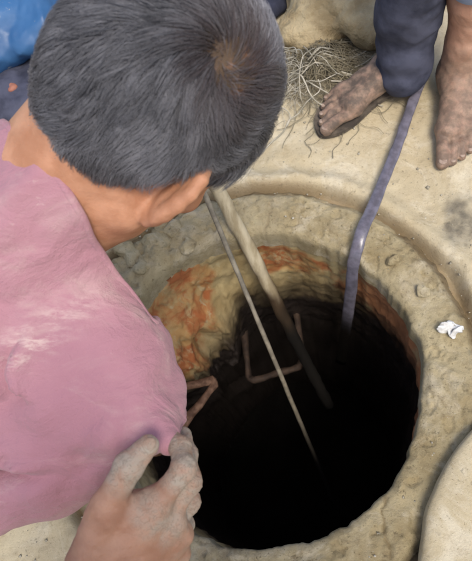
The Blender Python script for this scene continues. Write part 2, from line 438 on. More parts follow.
def collar_attr(P):
    r = np.hypot(P[:, 0] - PC[0], P[:, 1] - PC[1])
    brown = 0.75 * sstep(r + 0.010 * fbm(P, 14, 3, 81), RO - 0.018, RO + 0.004)
    brown = np.maximum(brown, 0.35 * np.exp(-(fbm(P * [1, 1, 0], 9, 4, 71) / 0.05) ** 2) * sstep(fbm(P * [1, 1, 0], 5, 2, 73), -0.1, 0.5))
    return {'brown': brown}
collar = polar(np.concatenate([np.linspace(0, 0.2, 5), np.linspace(0.215, 0.85, 46), np.linspace(0.87, 1.0, 5)]), 760, collar_z, 'collar', M['collar'], collar_attr)
def wall_z(P, s, t):
    c3 = np.stack([np.cos(t) * RI, np.sin(t) * RI, s], -1)
    r = inner_r(t) + 0.002 + (0.004 + 0.005 * fbm(c3, 8, 3, 91) + 0.005 * fbm(c3, 26, 4, 93)) * sstep(s, 0.02, 0.06) + 0.01 * sstep(s, 0, 0.5)
    tt = np.degrees(t) % 360
    bul = np.exp(-((tt - 142) / 30) ** 4) * (1 + 0.35 * fbm(c3, 11, 3, 95)) + 0.30 * np.exp(-((tt - 95) / 26) ** 2)
    r = r - 0.105 * bul * sstep(s, 0.0, 0.30) ** 0.8 * (1 - 0.6 * sstep(s, 0.36, 0.8)) + 0.006 * bul * fbm(c3, 60, 3, 97)
    zz = -0.03 - s
    return np.stack([PC[0] + r * np.cos(t), PC[1] + r * np.sin(t), zz], -1)
def wall_attr(P):
    t = np.degrees(np.arctan2(P[:, 1] - PC[1], P[:, 0] - PC[0])) % 360; z = P[:, 2]
    nz = fbm(P, 13, 4, 101); n2 = fbm(P, 32, 4, 103)
    def patch(t0, z0, dt, dz):
        dd = np.minimum(np.abs(t - t0), 360 - np.abs(t - t0)); return 1 - sstep(np.hypot(dd / dt, (z - z0) / dz) + 0.30 * nz + 0.22 * n2, 0.65, 0.95)
    rust = np.maximum.reduce([patch(146, -0.15, 26, 0.15), patch(124, -0.11, 16, 0.10), patch(82, -0.11, 20, 0.09), patch(162, -0.16, 16, 0.13)])
    red = np.maximum(patch(28, -0.15, 32, 0.16), patch(-8, -0.13, 30, 0.15)) * 0.9
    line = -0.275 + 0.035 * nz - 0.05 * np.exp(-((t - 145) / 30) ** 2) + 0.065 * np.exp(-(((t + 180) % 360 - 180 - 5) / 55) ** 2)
    slime_shade = 1 - sstep(z + 0.02 * n2, line - 0.045, line + 0.050)
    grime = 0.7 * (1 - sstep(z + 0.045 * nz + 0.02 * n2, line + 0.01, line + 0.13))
    return {'rust': rust, 'red': red, 'slime_shade': slime_shade, 'grime': grime}
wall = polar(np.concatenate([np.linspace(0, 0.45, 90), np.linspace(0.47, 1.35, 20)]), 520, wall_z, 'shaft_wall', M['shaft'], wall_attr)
adopt(manhole, collar, wall)
# step irons: U-shaped bars set in the shaft wall
def step_iron(corner1, corner2, z):
    c1 = np.array([*corner1, z]); c2 = np.array([*corner2, z]); mid = (c1 + c2) / 2
    out = mid[:2] - PC; out = np.array([*nrm(out), 0])
    def towall(c):
        q = c.copy()
        while np.hypot(*(q[:2] - PC)) < RI + 0.03: q = q + out * 0.005
        return q
    path = [towall(c1)] + [c1 + out * 0.012, c1 + nrm(c2 - c1) * 0.012, c2 - nrm(c2 - c1) * 0.012, c2 + out * 0.012] + [towall(c2)]
    dense = []
    for i in range(len(path) - 1):
        n_ = 6
        for k in range(n_): dense.append(path[i] + (path[i + 1] - path[i]) * k / n_)
    dense.append(path[-1])
    V, Q = tube(dense, 0.0092, 8, 0.004, 5)
    o = obj('step_iron', V, Q, M['steel'], attrs={'slime_shade': 0.75 * (1 - sstep(V[:, 2], -0.44, -0.25))}); adopt(manhole, o); return o  # deeper iron painted dimmer for the gloom down there
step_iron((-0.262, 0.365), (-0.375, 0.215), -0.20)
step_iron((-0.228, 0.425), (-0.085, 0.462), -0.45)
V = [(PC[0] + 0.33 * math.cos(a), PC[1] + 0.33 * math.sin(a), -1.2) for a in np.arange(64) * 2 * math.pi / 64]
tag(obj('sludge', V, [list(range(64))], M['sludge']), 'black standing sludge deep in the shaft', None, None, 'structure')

# mortar lumps lying on the collar beneath the man's ear
def clod(c, r, seed, name, mat, h=None, flat=0.6):
    h = h or r / 5.0
    f = Field(np.array(c) - r * 1.5, np.array(c) + r * 1.5, h)
    rg = np.random.default_rng(seed)
    for k in range(4):
        f.ell(np.array(c) + rg.uniform(-0.4, 0.4, 3) * r * [1, 1, 0.4], r * rg.uniform(0.45, 0.8, 3) * [1, 1, flat], k=r * 0.3)
    f.displace(lambda P: 0.30 * r * fbm(P, 0.9 / r, 4, seed) + 0.12 * r * np.abs(fbm(P, 2.5 / r, 2, seed + 3)), r)
    return obj(name, *f.mesh(), mat)
for k, (x, y, r) in enumerate([(-0.405, 0.575, 0.034), (-0.350, 0.600, 0.028), (-0.445, 0.535, 0.026), (-0.385, 0.545, 0.022), (-0.315, 0.632, 0.024),
                               (-0.458, 0.490, 0.028), (-0.290, 0.585, 0.018), (0.165, 0.455, 0.013), (0.120, 0.520, 0.011), (-0.340, 0.640, 0.016), (-0.425, 0.505, 0.018)]):
    o = clod((x, y, 0.024), r, 200 + k, 'mortar_lump', M['collar'], r / 8.0, 0.85); adopt(manhole, o)
    at_ = o.data.attributes.new('brown', 'FLOAT', 'POINT')

# crumbs of mortar strewn over the ground
def crumbs():
    rg = np.random.default_rng(12)
    parts = []
    base = np.array([[1, 0, 0], [-1, 0, 0], [0, 1, 0], [0, -1, 0], [0, 0, 1], [0, 0, -1]], float)
    tri = np.array([[0, 2, 4], [2, 1, 4], [1, 3, 4], [3, 0, 4], [2, 0, 5], [1, 2, 5], [3, 1, 5], [0, 3, 5]])
    for k in range(1400):
        a = rg.uniform(0, 2 * math.pi)
        r = RI + 0.02 + abs(rg.normal(0, 0.28)) if k % 3 else rg.uniform(RO - 0.02, RO + 0.05)
        s = rg.gamma(1.5, 0.0010) + 0.0006
        p = np.array([[PC[0] + r * math.cos(a), PC[1] + r * math.sin(a), 0.0]])
        z = ground_h(p)[0] + 0.002 if r > RO + 0.02 else (0.014 if r < RO - 0.02 else -0.012)
        p[0, 2] = z
        parts.append((p + base * s * rg.uniform(0.6, 1.2, (6, 3)) * [1, 1, 0.7], tri))
    V, F_ = join(parts)
    o = obj('mortar_crumbs', V, F_, M['twine']); tag(o, 'loose mortar crumbs strewn around the pit', None, None, 'stuff')
crumbs()

# manhole cover lying at the right of the pit
def cover():
    p1, p2, p3 = np.array([0.106, -0.001]), np.array([0.140, 0.102]), np.array([0.212, 0.195])
    A = np.array([2 * (p2 - p1), 2 * (p3 - p1)]); b = np.array([p2 @ p2 - p1 @ p1, p3 @ p3 - p1 @ p1])
    c = np.linalg.solve(A, b); R0 = np.linalg.norm(p1 - c)
    n = 220; prof = [(1.0, -0.022), (1.003, 0.004), (0.997, 0.016), (0.985, 0.022), (0.96, 0.024)] + [(x, 0.0245) for x in np.linspace(0.93, 0.02, 40)]
    V = []
    for (k, z) in prof:
        for a in np.arange(n) * 2 * math.pi / n: V.append([c[0] + R0 * k * math.cos(a), c[1] + R0 * k * math.sin(a), 0.030 + z])
    V = np.array(V); cx = (V - [c[0], c[1], 0])
    V[:, :2] += (cx[:, :2] / R0) * (0.006 * fbm(V * [1, 1, 0], 9, 4, 301))[:, None]
    V[:, 2] += 0.0022 * fbm(V * [1, 1, 0.2], 26, 4, 303)
    m = len(prof); Q = [[i * n + j, i * n + (j + 1) % n, (i + 1) * n + (j + 1) % n, (i + 1) * n + j] for i in range(m - 1) for j in range(n)]
    Q.append([(m - 1) * n + j for j in range(n)])
    o = obj('manhole_cover', V, Q, M['ground'])
    tag(o, 'round pale cement cover lying flat beside the pit rim, cut by the lower right corner', 'manhole cover')
    return c, R0
cover_c, cover_r = cover()

# ------------------------------------------------------------------ people: shared body pieces
def head_sdf(f, c, Mh, s=1.0, fine=True):
    """head in its own frame: x right, y face, z crown"""
    L = lambda *p: np.asarray(c) + Mh @ (np.array(p) * s)
    f.ell(L(0, -0.012, 0.030), np.array([0.076, 0.096, 0.088]) * s, Mh, 0.0)
    f.ell(L(0, 0.040, -0.030), np.array([0.064, 0.056, 0.080]) * s, Mh, 0.03 * s)
    f.ell(L(0, 0.050, -0.085), np.array([0.046, 0.046, 0.036]) * s, Mh, 0.02 * s)
    for sx in (-1, 1):
        f.cone(L(sx * 0.060, 0.0, -0.055), L(sx * 0.030, 0.075, -0.095), 0.016 * s, 0.015 * s, 0.02 * s)     # jaw line
        f.ell(L(sx * 0.045, 0.066, -0.025), np.array([0.020, 0.016, 0.016]) * s, Mh, 0.012 * s)              # cheek
        f.cone(L(sx * 0.012, 0.090, 0.022), L(sx * 0.050, 0.074, 0.020), 0.008 * s, 0.007 * s, 0.012 * s)    # brow
        f.ell(L(sx * 0.032, 0.093, 0.003), np.array([0.015, 0.012, 0.010]) * s, Mh, 0.008 * s, 'sub')        # eye socket
        f.ell(L(sx * 0.032, 0.083, 0.003), np.array([0.012, 0.012, 0.009]) * s, Mh, 0.002 * s)               # eye
    f.cone(L(0, 0.090, 0.012), L(0, 0.110, -0.032), 0.007 * s, 0.012 * s, 0.01 * s)
    for sx in (-1, 1): f.ell(L(sx * 0.012, 0.100, -0.036), np.array([0.008, 0.010, 0.007]) * s, Mh, 0.006 * s)
    f.cone(L(-0.020, 0.090, -0.066), L(0.020, 0.090, -0.066), 0.006 * s, 0.006 * s, 0.006 * s)
    f.cone(L(-0.016, 0.089, -0.077), L(0.016, 0.089, -0.077), 0.007 * s, 0.007 * s, 0.005 * s)
    for sx in (-1, 1):
        # ear: plate flared outward towards the back, hollowed, with a rolled rim and a lobe
        a = math.radians(46)
        o = np.array([sx * math.sin(math.radians(90) - a) * 0 + sx * 0.072, -0.004, -0.012])
        back = np.array([sx * math.sin(a), -math.cos(a), 0]); upv = nrm(np.array([0, -0.22, 1.0])); upv = nrm(upv - (upv @ back) * back)
        out = np.cross(back, upv) * (1 if np.cross(back, upv)[0] * sx > 0 else -1)
        E = lambda b, u, w_=0.0: c + Mh @ ((o + back * b + upv * u + out * w_) * s)
        Me = Mh @ np.stack([back, upv, out], 1)
        f.ell(E(0.013, 0.002), np.array([0.020, 0.031, 0.0075]) * s, Me, 0.006 * s)
        if fine:
            f.ell(E(0.010, 0.000, 0.006), np.array([0.011, 0.018, 0.007]) * s, Me, 0.003 * s, 'sub')
            rim = [(-0.002, 0.012), (0.004, 0.027), (0.014, 0.034), (0.025, 0.030), (0.031, 0.018), (0.030, 0.004), (0.024, -0.010), (0.015, -0.022)]
            f.chain([E(b, u, 0.003) for b, u in rim], [x * s for x in (0.004, 0.005, 0.0056, 0.0056, 0.0052, 0.005, 0.005, 0.0055)], 0.003 * s)
            for (b0, u0), (b1, u1) in zip(rim[1:6], rim[2:7]): f.cone(E(b0 * 0.70 + 0.002, u0 * 0.72, -0.0090), E(b1 * 0.70 + 0.002, u1 * 0.72, -0.0090), 0.0036 * s, 0.0036 * s, 0.003 * s, 'sub')
            f.ell(E(0.007, -0.027, 0.001), np.array([0.009, 0.009, 0.005]) * s, Me, 0.005 * s)
            f.ell(E(-0.002, -0.006, 0.004), np.array([0.005, 0.008, 0.004]) * s, Me, 0.004 * s)
def hand_sdf(f, J, rad, k=0.006):
    """J: finger name -> joints from knuckle to tip, plus 'palm' capsules"""
    for a, b, ra, rb in J['palm']: f.cone(a, b, ra, rb, 0.012)
    for nme in ('index', 'middle', 'ring', 'little', 'thumb'):
        f.chain(J[nme], rad[nme], k * 0.5)
        for p, r in zip(J[nme][1:-1], rad[nme][1:-1]): f.ell(p, [r * 1.04] * 3, k=0.004)
def foot_sdf(f, heel, ang, s=1.0, side=1):
    """bare foot on the ground: heel point, heading angle of the toes, side=+1 when the big toe is on the left of the heading"""
    d = np.array([math.cos(ang), math.sin(ang), 0]); l = np.array([-d[1], d[0], 0]) * side; z = np.array([0, 0, 1.0])
    P = lambda a, b, c: np.asarray(heel) + (d * a + l * b + z * c) * s
    f.ell(P(0.025, 0, 0.030), np.array([0.034, 0.030, 0.030]) * s, np.stack([d, l, z], 1), 0.0)
    f.cone(P(0.03, 0, 0.034), P(0.10, -0.014, 0.024), 0.030 * s, 0.024 * s, 0.02 * s)
    f.cone(P(0.03, 0.0, 0.050), P(0.165, 0.018, 0.026), 0.034 * s, 0.023 * s, 0.025 * s)
    f.cone(P(0.08, -0.012, 0.030), P(0.160, -0.026, 0.020), 0.026 * s, 0.018 * s, 0.02 * s)
    f.cone(P(0.160, 0.024, 0.022), P(0.150, -0.030, 0.018), 0.021 * s, 0.016 * s, 0.015 * s)
    f.cone(P(0.035, 0, 0.045), P(0.032, 0, 0.13), 0.038 * s, 0.034 * s, 0.03 * s)
    tips = []
    for i, (b0, b1, a0, a1, r) in enumerate([(0.030, 0.030, 0.175, 0.236, 0.0135), (0.008, 0.010, 0.180, 0.232, 0.0092), (-0.008, -0.008, 0.174, 0.220, 0.0086), (-0.022, -0.024, 0.164, 0.205, 0.0082), (-0.034, -0.039, 0.152, 0.188, 0.0080)]):
        mid = P((a0 + a1) / 2, (b0 + b1) / 2, 0.022)
        f.chain([P(a0, b0, 0.018), mid, P(a1, b1, 0.012)], [r * s, r * 0.92 * s, r * s], 0.003 * s)
        tips.append((P(a1 + 0.002, b1, 0.012 + r * 0.75), r * s, d, l))
    return P, tips

# ------------------------------------------------------------------ the kneeling man in the pink shirt
HM = np.array([[0.445, 0.218, 0.868], [-0.877, 0.303, 0.373], [-0.181, -0.928, 0.326]])   # head axes: right, face, crown
HM = np.linalg.qr(HM)[0] * np.sign(np.diag(np.linalg.qr(HM)[1]))
HC = np.array([-0.146, 0.349, 0.712]); HS = 1.03
S = nrm([0.84, 0.346, 0.42]); RB = np.array([0.509, -0.773, -0.38]); RB = nrm(RB - (RB @ S) * S); FW = np.cross(S, RB)
NB = np.array([-0.280, 0.283, 0.672])                     # base of the neck
B = lambda r, s_, f_: NB + RB * r + S * s_ + FW * f_
hips = B(0, -0.50, 0.07)
rsh, lsh = B(0.165, -0.050, 0.045), B(-0.125, -0.150, 0.06)
relb = rsh + np.array([-0.225, -0.075, -0.135]); rhand = np.array([-0.50, 0.17, 0.26])
lelb = lsh + np.array([-0.02, 0.10, -0.26]); lhand = np.array([-0.30, 0.71, 0.32])
man = thing('person', (-0.62, 0.15, 0), 'man in a dusty pink shirt bending head down over the open pit', 'person')
# fine field for head and neck, coarser one for what the clothes cover
fh = Field(HC - [0.19, 0.19, 0.19], HC + [0.17, 0.17, 0.17], 0.0024)
head_sdf(fh, HC, HM, HS)
fh.cone(HC + HM @ [0, -0.030, -0.035], NB + S * 0.0 + FW * 0.02, 0.054, 0.064, 0.03)
fh.cone(HC + HM @ [0.045, 0.0, -0.05], B(0.04, -0.01, 0.05), 0.018, 0.020, 0.03)
fh.cone(HC + HM @ [-0.045, 0.0, -0.05], B(-0.05, -0.01, 0.05), 0.020, 0.026, 0.03)
hv, hq = fh.mesh()
fb = Field([-1.25, -0.15, -0.02], [-0.10, 0.75, 0.80], 0.009)
def torso(f, g):
    f.ell(B(0.01, -0.18, 0.085), [0.145 + g, 0.16 + g, 0.10 + g], np.stack([RB, S, FW], 1), 0.0)
    f.ell(B(0, -0.34, 0.09), [0.145 + g, 0.17 + g, 0.10 + g], np.stack([RB, S, FW], 1), 0.06)
    f.ell(hips, [0.155 + g, 0.13 + g, 0.115 + g], np.stack([RB, S, FW], 1), 0.06)
    f.cone(B(0.118, -0.088, 0.03), B(-0.02, -0.07, 0.03), 0.054 + g, 0.054 + g, 0.05)
    f.cone(B(0.03, -0.035, 0.012), B(0.125, -0.085, 0.03), 0.040 + g, 0.046 + g, 0.05)
    f.cone(B(-0.02, -0.03, 0.012), B(-0.11, -0.14, 0.05), 0.050 + g, 0.052 + g, 0.05)
torso(fb, 0.0)
fb.chain([rsh, relb, rhand], [0.052, 0.040, 0.028], 0.03); fb.chain([lsh, lelb, lhand], [0.052, 0.040, 0.028], 0.03)
for hnd, dr in ((rhand, nrm([-0.3, 0.6, -0.7])), (lhand, nrm([0.35, 0.1, -0.3]))):
    sd = nrm(np.cross(dr, [0.2, 0.3, 1])); 
    fb.cone(hnd, hnd + dr * 0.09, 0.026, 0.022, 0.02)
    for i in range(4): fb.chain([hnd + dr * 0.085 + sd * (i - 1.5) * 0.02, hnd + dr * 0.125 + sd * (i - 1.5) * 0.022 + [0, 0, -0.01], hnd + dr * 0.145 + sd * (i - 1.5) * 0.022 + [0, 0, -0.035]], [0.010, 0.0095, 0.009], 0.004)
    fb.chain([hnd + dr * 0.03 + sd * 0.03, hnd + dr * 0.06 + sd * 0.055, hnd + dr * 0.09 + sd * 0.06], [0.013, 0.012, 0.010], 0.008)
legs = []
for sx in (1, -1):
    hip = hips + RB * sx * 0.09; knee = np.array([-0.76, hip[1] + (-0.02 if sx > 0 else 0.04), 0.06]); ank = knee + [-0.40, 0.02, 0.01]; toe = ank + [-0.08, 0, -0.03]
    legs.append((hip, knee, ank)); fb.chain([hip, knee, ank], [0.085, 0.058, 0.040], 0.04); fb.chain([ank, ank + [-0.03, 0, -0.035], toe + [-0.06, 0, 0]], [0.036, 0.034, 0.024], 0.02)
bv, bq = fb.mesh()
V, Q = join([(hv, hq), (bv, bq)])
Lh = (V - HC) @ HM / HS
roots = (Lh[:, 2] > np.interp(Lh[:, 1], [-0.12, -0.075, -0.045, -0.03, 0.015, 0.03, 0.055, 0.075, 0.10], [-0.045, -0.052, -0.030, 0.010, 0.026, 0.015, 0.050, 0.072, 0.085])) & (np.linalg.norm(Lh, axis=1) < 0.16) & (np.abs(Lh[:, 0]) < 0.0765)
roots = roots * (0.85 + 0.15 * sstep(np.linalg.norm(Lh - np.array([0.050, -0.048, 0.085]), axis=1), 0.014, 0.03))  # scalp colour darkened for stubble and the shade between hair roots
body = obj('body', V, Q, M['skin'], attrs={'dust': np.full(len(V), 0.08), 'dirt_shade': roots * 1.4})
# shirt
fs = Field([-0.84, -0.06, 0.30], [-0.09, 0.58, 0.79], 0.0036)
torso(fs, 0.012)
fs.chain([rsh, relb, relb + (rhand - relb) * 0.15], [0.066, 0.060, 0.058], 0.04)
fs.chain([lsh, lsh + (lelb - lsh) * 0.95], [0.066, 0.058], 0.04)
grip = np.array([-0.146, 0.092, 0.597])
fs.cone(rsh + [0.01, -0.01, 0.0], grip, 0.055, 0.008, 0.03)              # cloth drawn out towards the gripping hand
def folds(P):
    r = (P - NB) @ RB; s_ = (P - NB) @ S; f_ = (P - NB) @ FW
    d = -0.006 * fbm(P, 9, 3, 401) - 0.0045 * fbm(np.stack([r * 2.0, s_ * 0.8, f_], -1), 16, 3, 403) + 0.004 * np.abs(fbm(np.stack([r + s_, (s_ - r) * 0.5, f_], -1), 16, 3, 409))
    q = P - grip; dist = np.linalg.norm(q, axis=1); ang = np.arctan2(q @ RB, -(q @ S))
    def ridge(x): return np.abs((x / math.pi) % 2 - 1) * 2 - 1
    wgt = np.exp(-dist / 0.12) * sstep(dist, 0.012, 0.06)
    d += 0.0035 * wgt * ridge(ang * 6 + 1.2 * fbm(P, 7, 2, 405))            # drag folds from the grip
    w_ = r * 0.55 + s_ * 0.83 + 0.018 * fbm(P, 8, 3, 425)
    d += 0.0050 * np.sin(w_ * 105) * sstep(fbm(P, 7, 2, 427), -0.25, 0.35) * sstep(-s_, 0.02, 0.08)
    # single folds: start and end in back coordinates (right, up), height, width
    for (ra_, sa_, rb_, sb_, hgt, wd) in [(0.135, -0.075, 0.060, -0.240, 0.010, 0.007), (0.165, -0.110, 0.110, -0.260, 0.010, 0.007), (0.075, -0.060, 0.000, -0.190, 0.008, 0.008),
                                          (0.030, -0.100, -0.050, -0.230, 0.008, 0.009), (0.150, -0.060, 0.095, -0.035, 0.007, 0.006), (0.175, -0.170, 0.120, -0.330, 0.010, 0.008),
                                          (0.105, -0.120, 0.145, -0.200, 0.006, 0.005), (0.055, -0.150, 0.090, -0.235, 0.006, 0.005), (0.190, -0.090, 0.170, -0.210, 0.008, 0.006),
                                          (0.020, -0.040, 0.090, -0.060, 0.005, 0.006), (-0.010, -0.060, -0.020, -0.150, 0.006, 0.007)]:
        dx, dy = rb_ - ra_, sb_ - sa_; L_ = math.hypot(dx, dy); dx /= L_; dy /= L_
        x = ((r - ra_) * dx + (s_ - sa_) * dy) / L_; y = -(r - ra_) * dy + (s_ - sa_) * dx
        y = y + 0.010 * np.sin(x * 5 + ra_ * 60) + 0.004 * fbm(P, 14, 2, 421)
        e = sstep(x, -0.15, 0.25) * (1 - sstep(x, 0.6, 1.15)) * hgt * 1.5
        d += -e * np.exp(-np.abs(y) / wd) + 0.75 * e * np.exp(-((y - 2.0 * wd) / (1.3 * wd)) ** 2)
    return d
fs.cone(B(0.0, -0.03, 0.020), B(0.0, 0.075, 0.020), 0.074, 0.068, 0.035)
fs.chain([np.array([-0.233, 0.250, 0.624]), np.array([-0.213, 0.192, 0.587]), np.array([-0.200, 0.138, 0.562]), rsh + (relb - rsh) * 0.25], [0.030, 0.030, 0.033, 0.048], 0.04)       # loose cloth bridging neck and shoulder
fs.chain([np.array([-0.362, 0.063, 0.526]), np.array([-0.285, 0.083, 0.527]), np.array([-0.220, 0.097, 0.534])], [0.044, 0.040, 0.030], 0.04)   # underside of the loose sleeve
fs.displace(folds, 0.03)
sv, sq = fs.mesh()
COLLAR_P = np.array([-0.199, 0.270, 0.745]); COLLAR_N = nrm([0.731, 0.666, -0.15])
dead = (((sv - COLLAR_P) @ COLLAR_N) > 0.004 * fbm(sv, 12, 2, 407)) & (np.linalg.norm(sv - NB, axis=1) < 0.16)
dead |= (((sv - hips) @ S) < -0.06)
sq = sq[~dead[sq].any(1)]
used = np.unique(sq); mp = -np.ones(len(sv), int); mp[used] = np.arange(len(used)); sv = sv[used]; sq = mp[sq]
def smooth_border(V, Q, it=14):
    e = np.sort(np.concatenate([Q[:, [0, 1]], Q[:, [1, 2]], Q[:, [2, 3]], Q[:, [3, 0]]]), 1)
    ue, ct = np.unique(e, axis=0, return_counts=True); be = ue[ct == 1]
    V = V.copy()
    for k in range(it):
        acc = np.zeros_like(V); n_ = np.zeros(len(V))
        np.add.at(acc, be[:, 0], V[be[:, 1]]); np.add.at(acc, be[:, 1], V[be[:, 0]])
        np.add.at(n_, be[:, 0], 1); np.add.at(n_, be[:, 1], 1)
        b_ = n_ > 0; V[b_] = 0.5 * V[b_] + 0.5 * acc[b_] / n_[b_, None]
    return V
sv = smooth_border(sv, sq)
dq = (sv - np.array([-0.262, 0.165, 0.66])); sm = np.exp(-((dq @ RB) / 0.016) ** 2 - ((dq @ S) / 0.05) ** 2)
shirt = obj('shirt', sv, sq, M['shirt'], attrs={'dust': sm})
def border_loop(V, Q, near, rad):
    e = np.sort(np.concatenate([Q[:, [0, 1]], Q[:, [1, 2]], Q[:, [2, 3]], Q[:, [3, 0]]]), 1)
    ue, ct = np.unique(e, axis=0, return_counts=True); be = ue[ct == 1]; adj = {}
    for a, b in be.tolist():
        if np.linalg.norm(V[a] - near) < rad: adj.setdefault(a, []).append(b); adj.setdefault(b, []).append(a)
    best = []; seen = set()
    for st in adj:
        if st in seen: continue
        lp = [st]; seen.add(st)
        while True:
            nx = [k for k in adj[lp[-1]] if k not in seen]
            if not nx: break
            lp.append(nx[0]); seen.add(nx[0])
        if len(lp) > len(best): best = lp
    return V[best]
lp = border_loop(sv, sq, NB, 0.17)
for k in range(6): lp[1:-1] = 0.5 * lp[1:-1] + 0.25 * (lp[:-2] + lp[2:])
hem_v, hem_q = tube(lp[::3], 0.0042, 8, 0.0006, 77)
collar_hem = obj('collar_hem', hem_v, hem_q, M['shirt']); collar_hem.parent = shirt
so = shirt.modifiers.new('thickness', 'SOLIDIFY'); so.thickness = 0.003; so.offset = 1
# trousers
ft = Field([-1.22, -0.15, 0.0], [-0.45, 0.50, 0.62], 0.011)
ft.ell(hips - S * 0.03, [0.18, 0.145, 0.135], np.stack([RB, S, FW], 1), 0.0)
for hip, knee, ank in legs: ft.chain([hip, knee, ank + [0.03, 0, 0]], [0.10, 0.073, 0.058], 0.05)
ft.displace(lambda P: -0.006 * fbm(P, 10, 3, 411))
tr = obj('trousers', *ft.mesh(), M['trouser'])

# hair: separate strands rooted on the scalp
def grow_hair(hv, hq, n=56000):
    rg = np.random.default_rng(5)
    L = (hv - HC) @ HM / HS                                     # head frame
    tri = np.concatenate([hq[:, [0, 1, 2]], hq[:, [0, 2, 3]]])
    a, b, c = L[tri[:, 0]], L[tri[:, 1]], L[tri[:, 2]]
    N = np.cross(b - a, c - a); ar = np.linalg.norm(N, axis=1); N /= ar[:, None] + 1e-12
    cen = (a + b + c) / 3
    x, y, z = cen.T
    # hairline: forehead high, temples, over the ear, down to the nape
    line = np.interp(y, [-0.12, -0.075, -0.045, -0.03, 0.015, 0.03, 0.055, 0.075, 0.10], [-0.052, -0.060, -0.040, 0.0, 0.018, 0.005, 0.040, 0.062, 0.075])
    line = line + 0.006 * fbm(cen, 60, 2, 3)
    ex = np.array([0.072, -0.004, -0.012])
    ear = (np.abs(x) > 0.0785) & (z < 0.03) & (y > -0.045) & (y < 0.03)
    ok = sstep(z - line + 0.010 * fbm(cen, 90, 2, 4), -0.014, 0.010) * ~ear * (y > -0.13)
    pr = ar * ok; pr /= pr.sum()
    pick = rg.choice(len(tri), n, p=pr)
    u = rg.random((n, 2)); fl = u.sum(1) > 1; u[fl] = 1 - u[fl]
    p = a[pick] + u[:, :1] * (b - a)[pick] + u[:, 1:] * (c - a)[pick]
    nn = cen - np.array([0, -0.012, 0.02]); nn = nn[pick] / np.linalg.norm(nn[pick], axis=1)[:, None]
    crown = np.array([0.045, -0.060, 0.085])
    d = p - crown; d = d - (d * nn).sum(1)[:, None] * nn; dist = np.linalg.norm(d, axis=1)[:, None]; d = d / (dist + 1e-6)
    swirl = np.cross(nn, d)
    t = d + swirl * (0.9 * np.exp(-dist / 0.035) + 0.25)
    t += 0.85 * np.stack([fbm(p, 26, 2, k) for k in (1, 2, 3)], -1) + 0.22 * rg.normal(size=p.shape)
    t -= (t * nn).sum(1)[:, None] * nn; t /= np.linalg.norm(t, axis=1)[:, None]
    ln = (0.030 + 0.010 * sstep(p[:, 1], 0.0, 0.08) + 0.006 * sstep(p[:, 2], 0.05, 0.1)) * rg.uniform(0.65, 1.2, n)
    edge = sstep(p[:, 2] - np.interp(p[:, 1], [-0.12, -0.075, -0.045, -0.03, 0.015, 0.03, 0.055, 0.075, 0.10], [-0.052, -0.060, -0.040, 0.0, 0.018, 0.005, 0.040, 0.062, 0.075]), 0.0, 0.035)
    ln *= 0.35 + 0.65 * edge
    bald = np.linalg.norm(p - (crown + [0.006, 0.012, 0.0]), axis=1) + 0.006 * fbm(p, 60, 2, 9)
    thin = (bald < 0.020) & (rg.random(n) < 0.72)
    lift = (0.30 + 0.35 * edge) * rg.uniform(0.7, 1.3, n)
    sgn = 5
    pts = np.zeros((n, sgn, 3)); pts[:, 0] = p - nn * 0.001
    cur = p.copy()
    for s_ in range(1, sgn):
        fr = s_ / (sgn - 1.0)
        dr = t * (0.55 + 0.6 * fr) + nn * (lift * (1.35 - 1.9 * fr))[:, None]
        dr /= np.linalg.norm(dr, axis=1)[:, None]
        cur = cur + dr * (ln / (sgn - 1))[:, None]; pts[:, s_] = cur
    # tufts: tips drawn together
    ng = 900; gi = rg.choice(n, ng, replace=False); near = np.zeros(n, int)
    for k in range(0, n, 4000):
        dd = ((p[k:k + 4000, None] - p[gi][None]) ** 2).sum(-1); near[k:k + 4000] = dd.argmin(1)
    g = pts[gi][near]
    for s_ in range(1, sgn):
        wgt = 0.50 * (s_ / (sgn - 1.0)) ** 1.3
        pts[:, s_] = pts[:, s_] * (1 - wgt) + g[:, s_] * wgt
    keep = ~thin; pts = pts[keep]; p = p[keep]; nn = nn[keep]; t = t[keep]; near = near[keep]; bald = bald[keep]; n = len(pts)
    sd = np.cross(nn, t); wid = 0.00021 * rg.uniform(0.7, 1.3, n)
    V = np.zeros((n, sgn, 3, 3)); 
    for s_ in range(sgn):
        r = (wid * (1 - 0.7 * s_ / (sgn - 1.0)))[:, None]
        V[:, s_, 0] = pts[:, s_] + sd * r; V[:, s_, 1] = pts[:, s_] - sd * r; V[:, s_, 2] = pts[:, s_] + nn * r * 1.3
    base = (np.arange(n) * sgn * 3)[:, None, None, None]
    s_ = np.arange(sgn - 1)[None, :, None, None] * 3; k = np.arange(3)[None, None, :, None]; k2 = (k + 1) % 3
    q = np.concatenate([base + s_ + k, base + s_ + k2, base + s_ + 3 + k2, base + s_ + 3 + k], -1).reshape(-1, 4)
    Vw = HC + HS * V.reshape(-1, 3) @ HM.T
    gt = rg.random(ng)[near]
    tint = np.clip(0.18 + 0.62 * gt ** 1.5 + 0.40 * fbm(p, 22, 3, 77) + 0.20 * rg.normal(size=n), 0, 1)
    rusty = np.clip(1.1 - bald / 0.045, 0, 0.9) * rg.uniform(0.3, 1, n)
    rep = sgn * 3
    return obj('hair', Vw, q, M['hair'], attrs={'tint': np.repeat(tint, rep), 'rusty': np.repeat(rusty, rep)})
hair = grow_hair(hv, hq)
adopt(man, body, shirt, tr, hair)

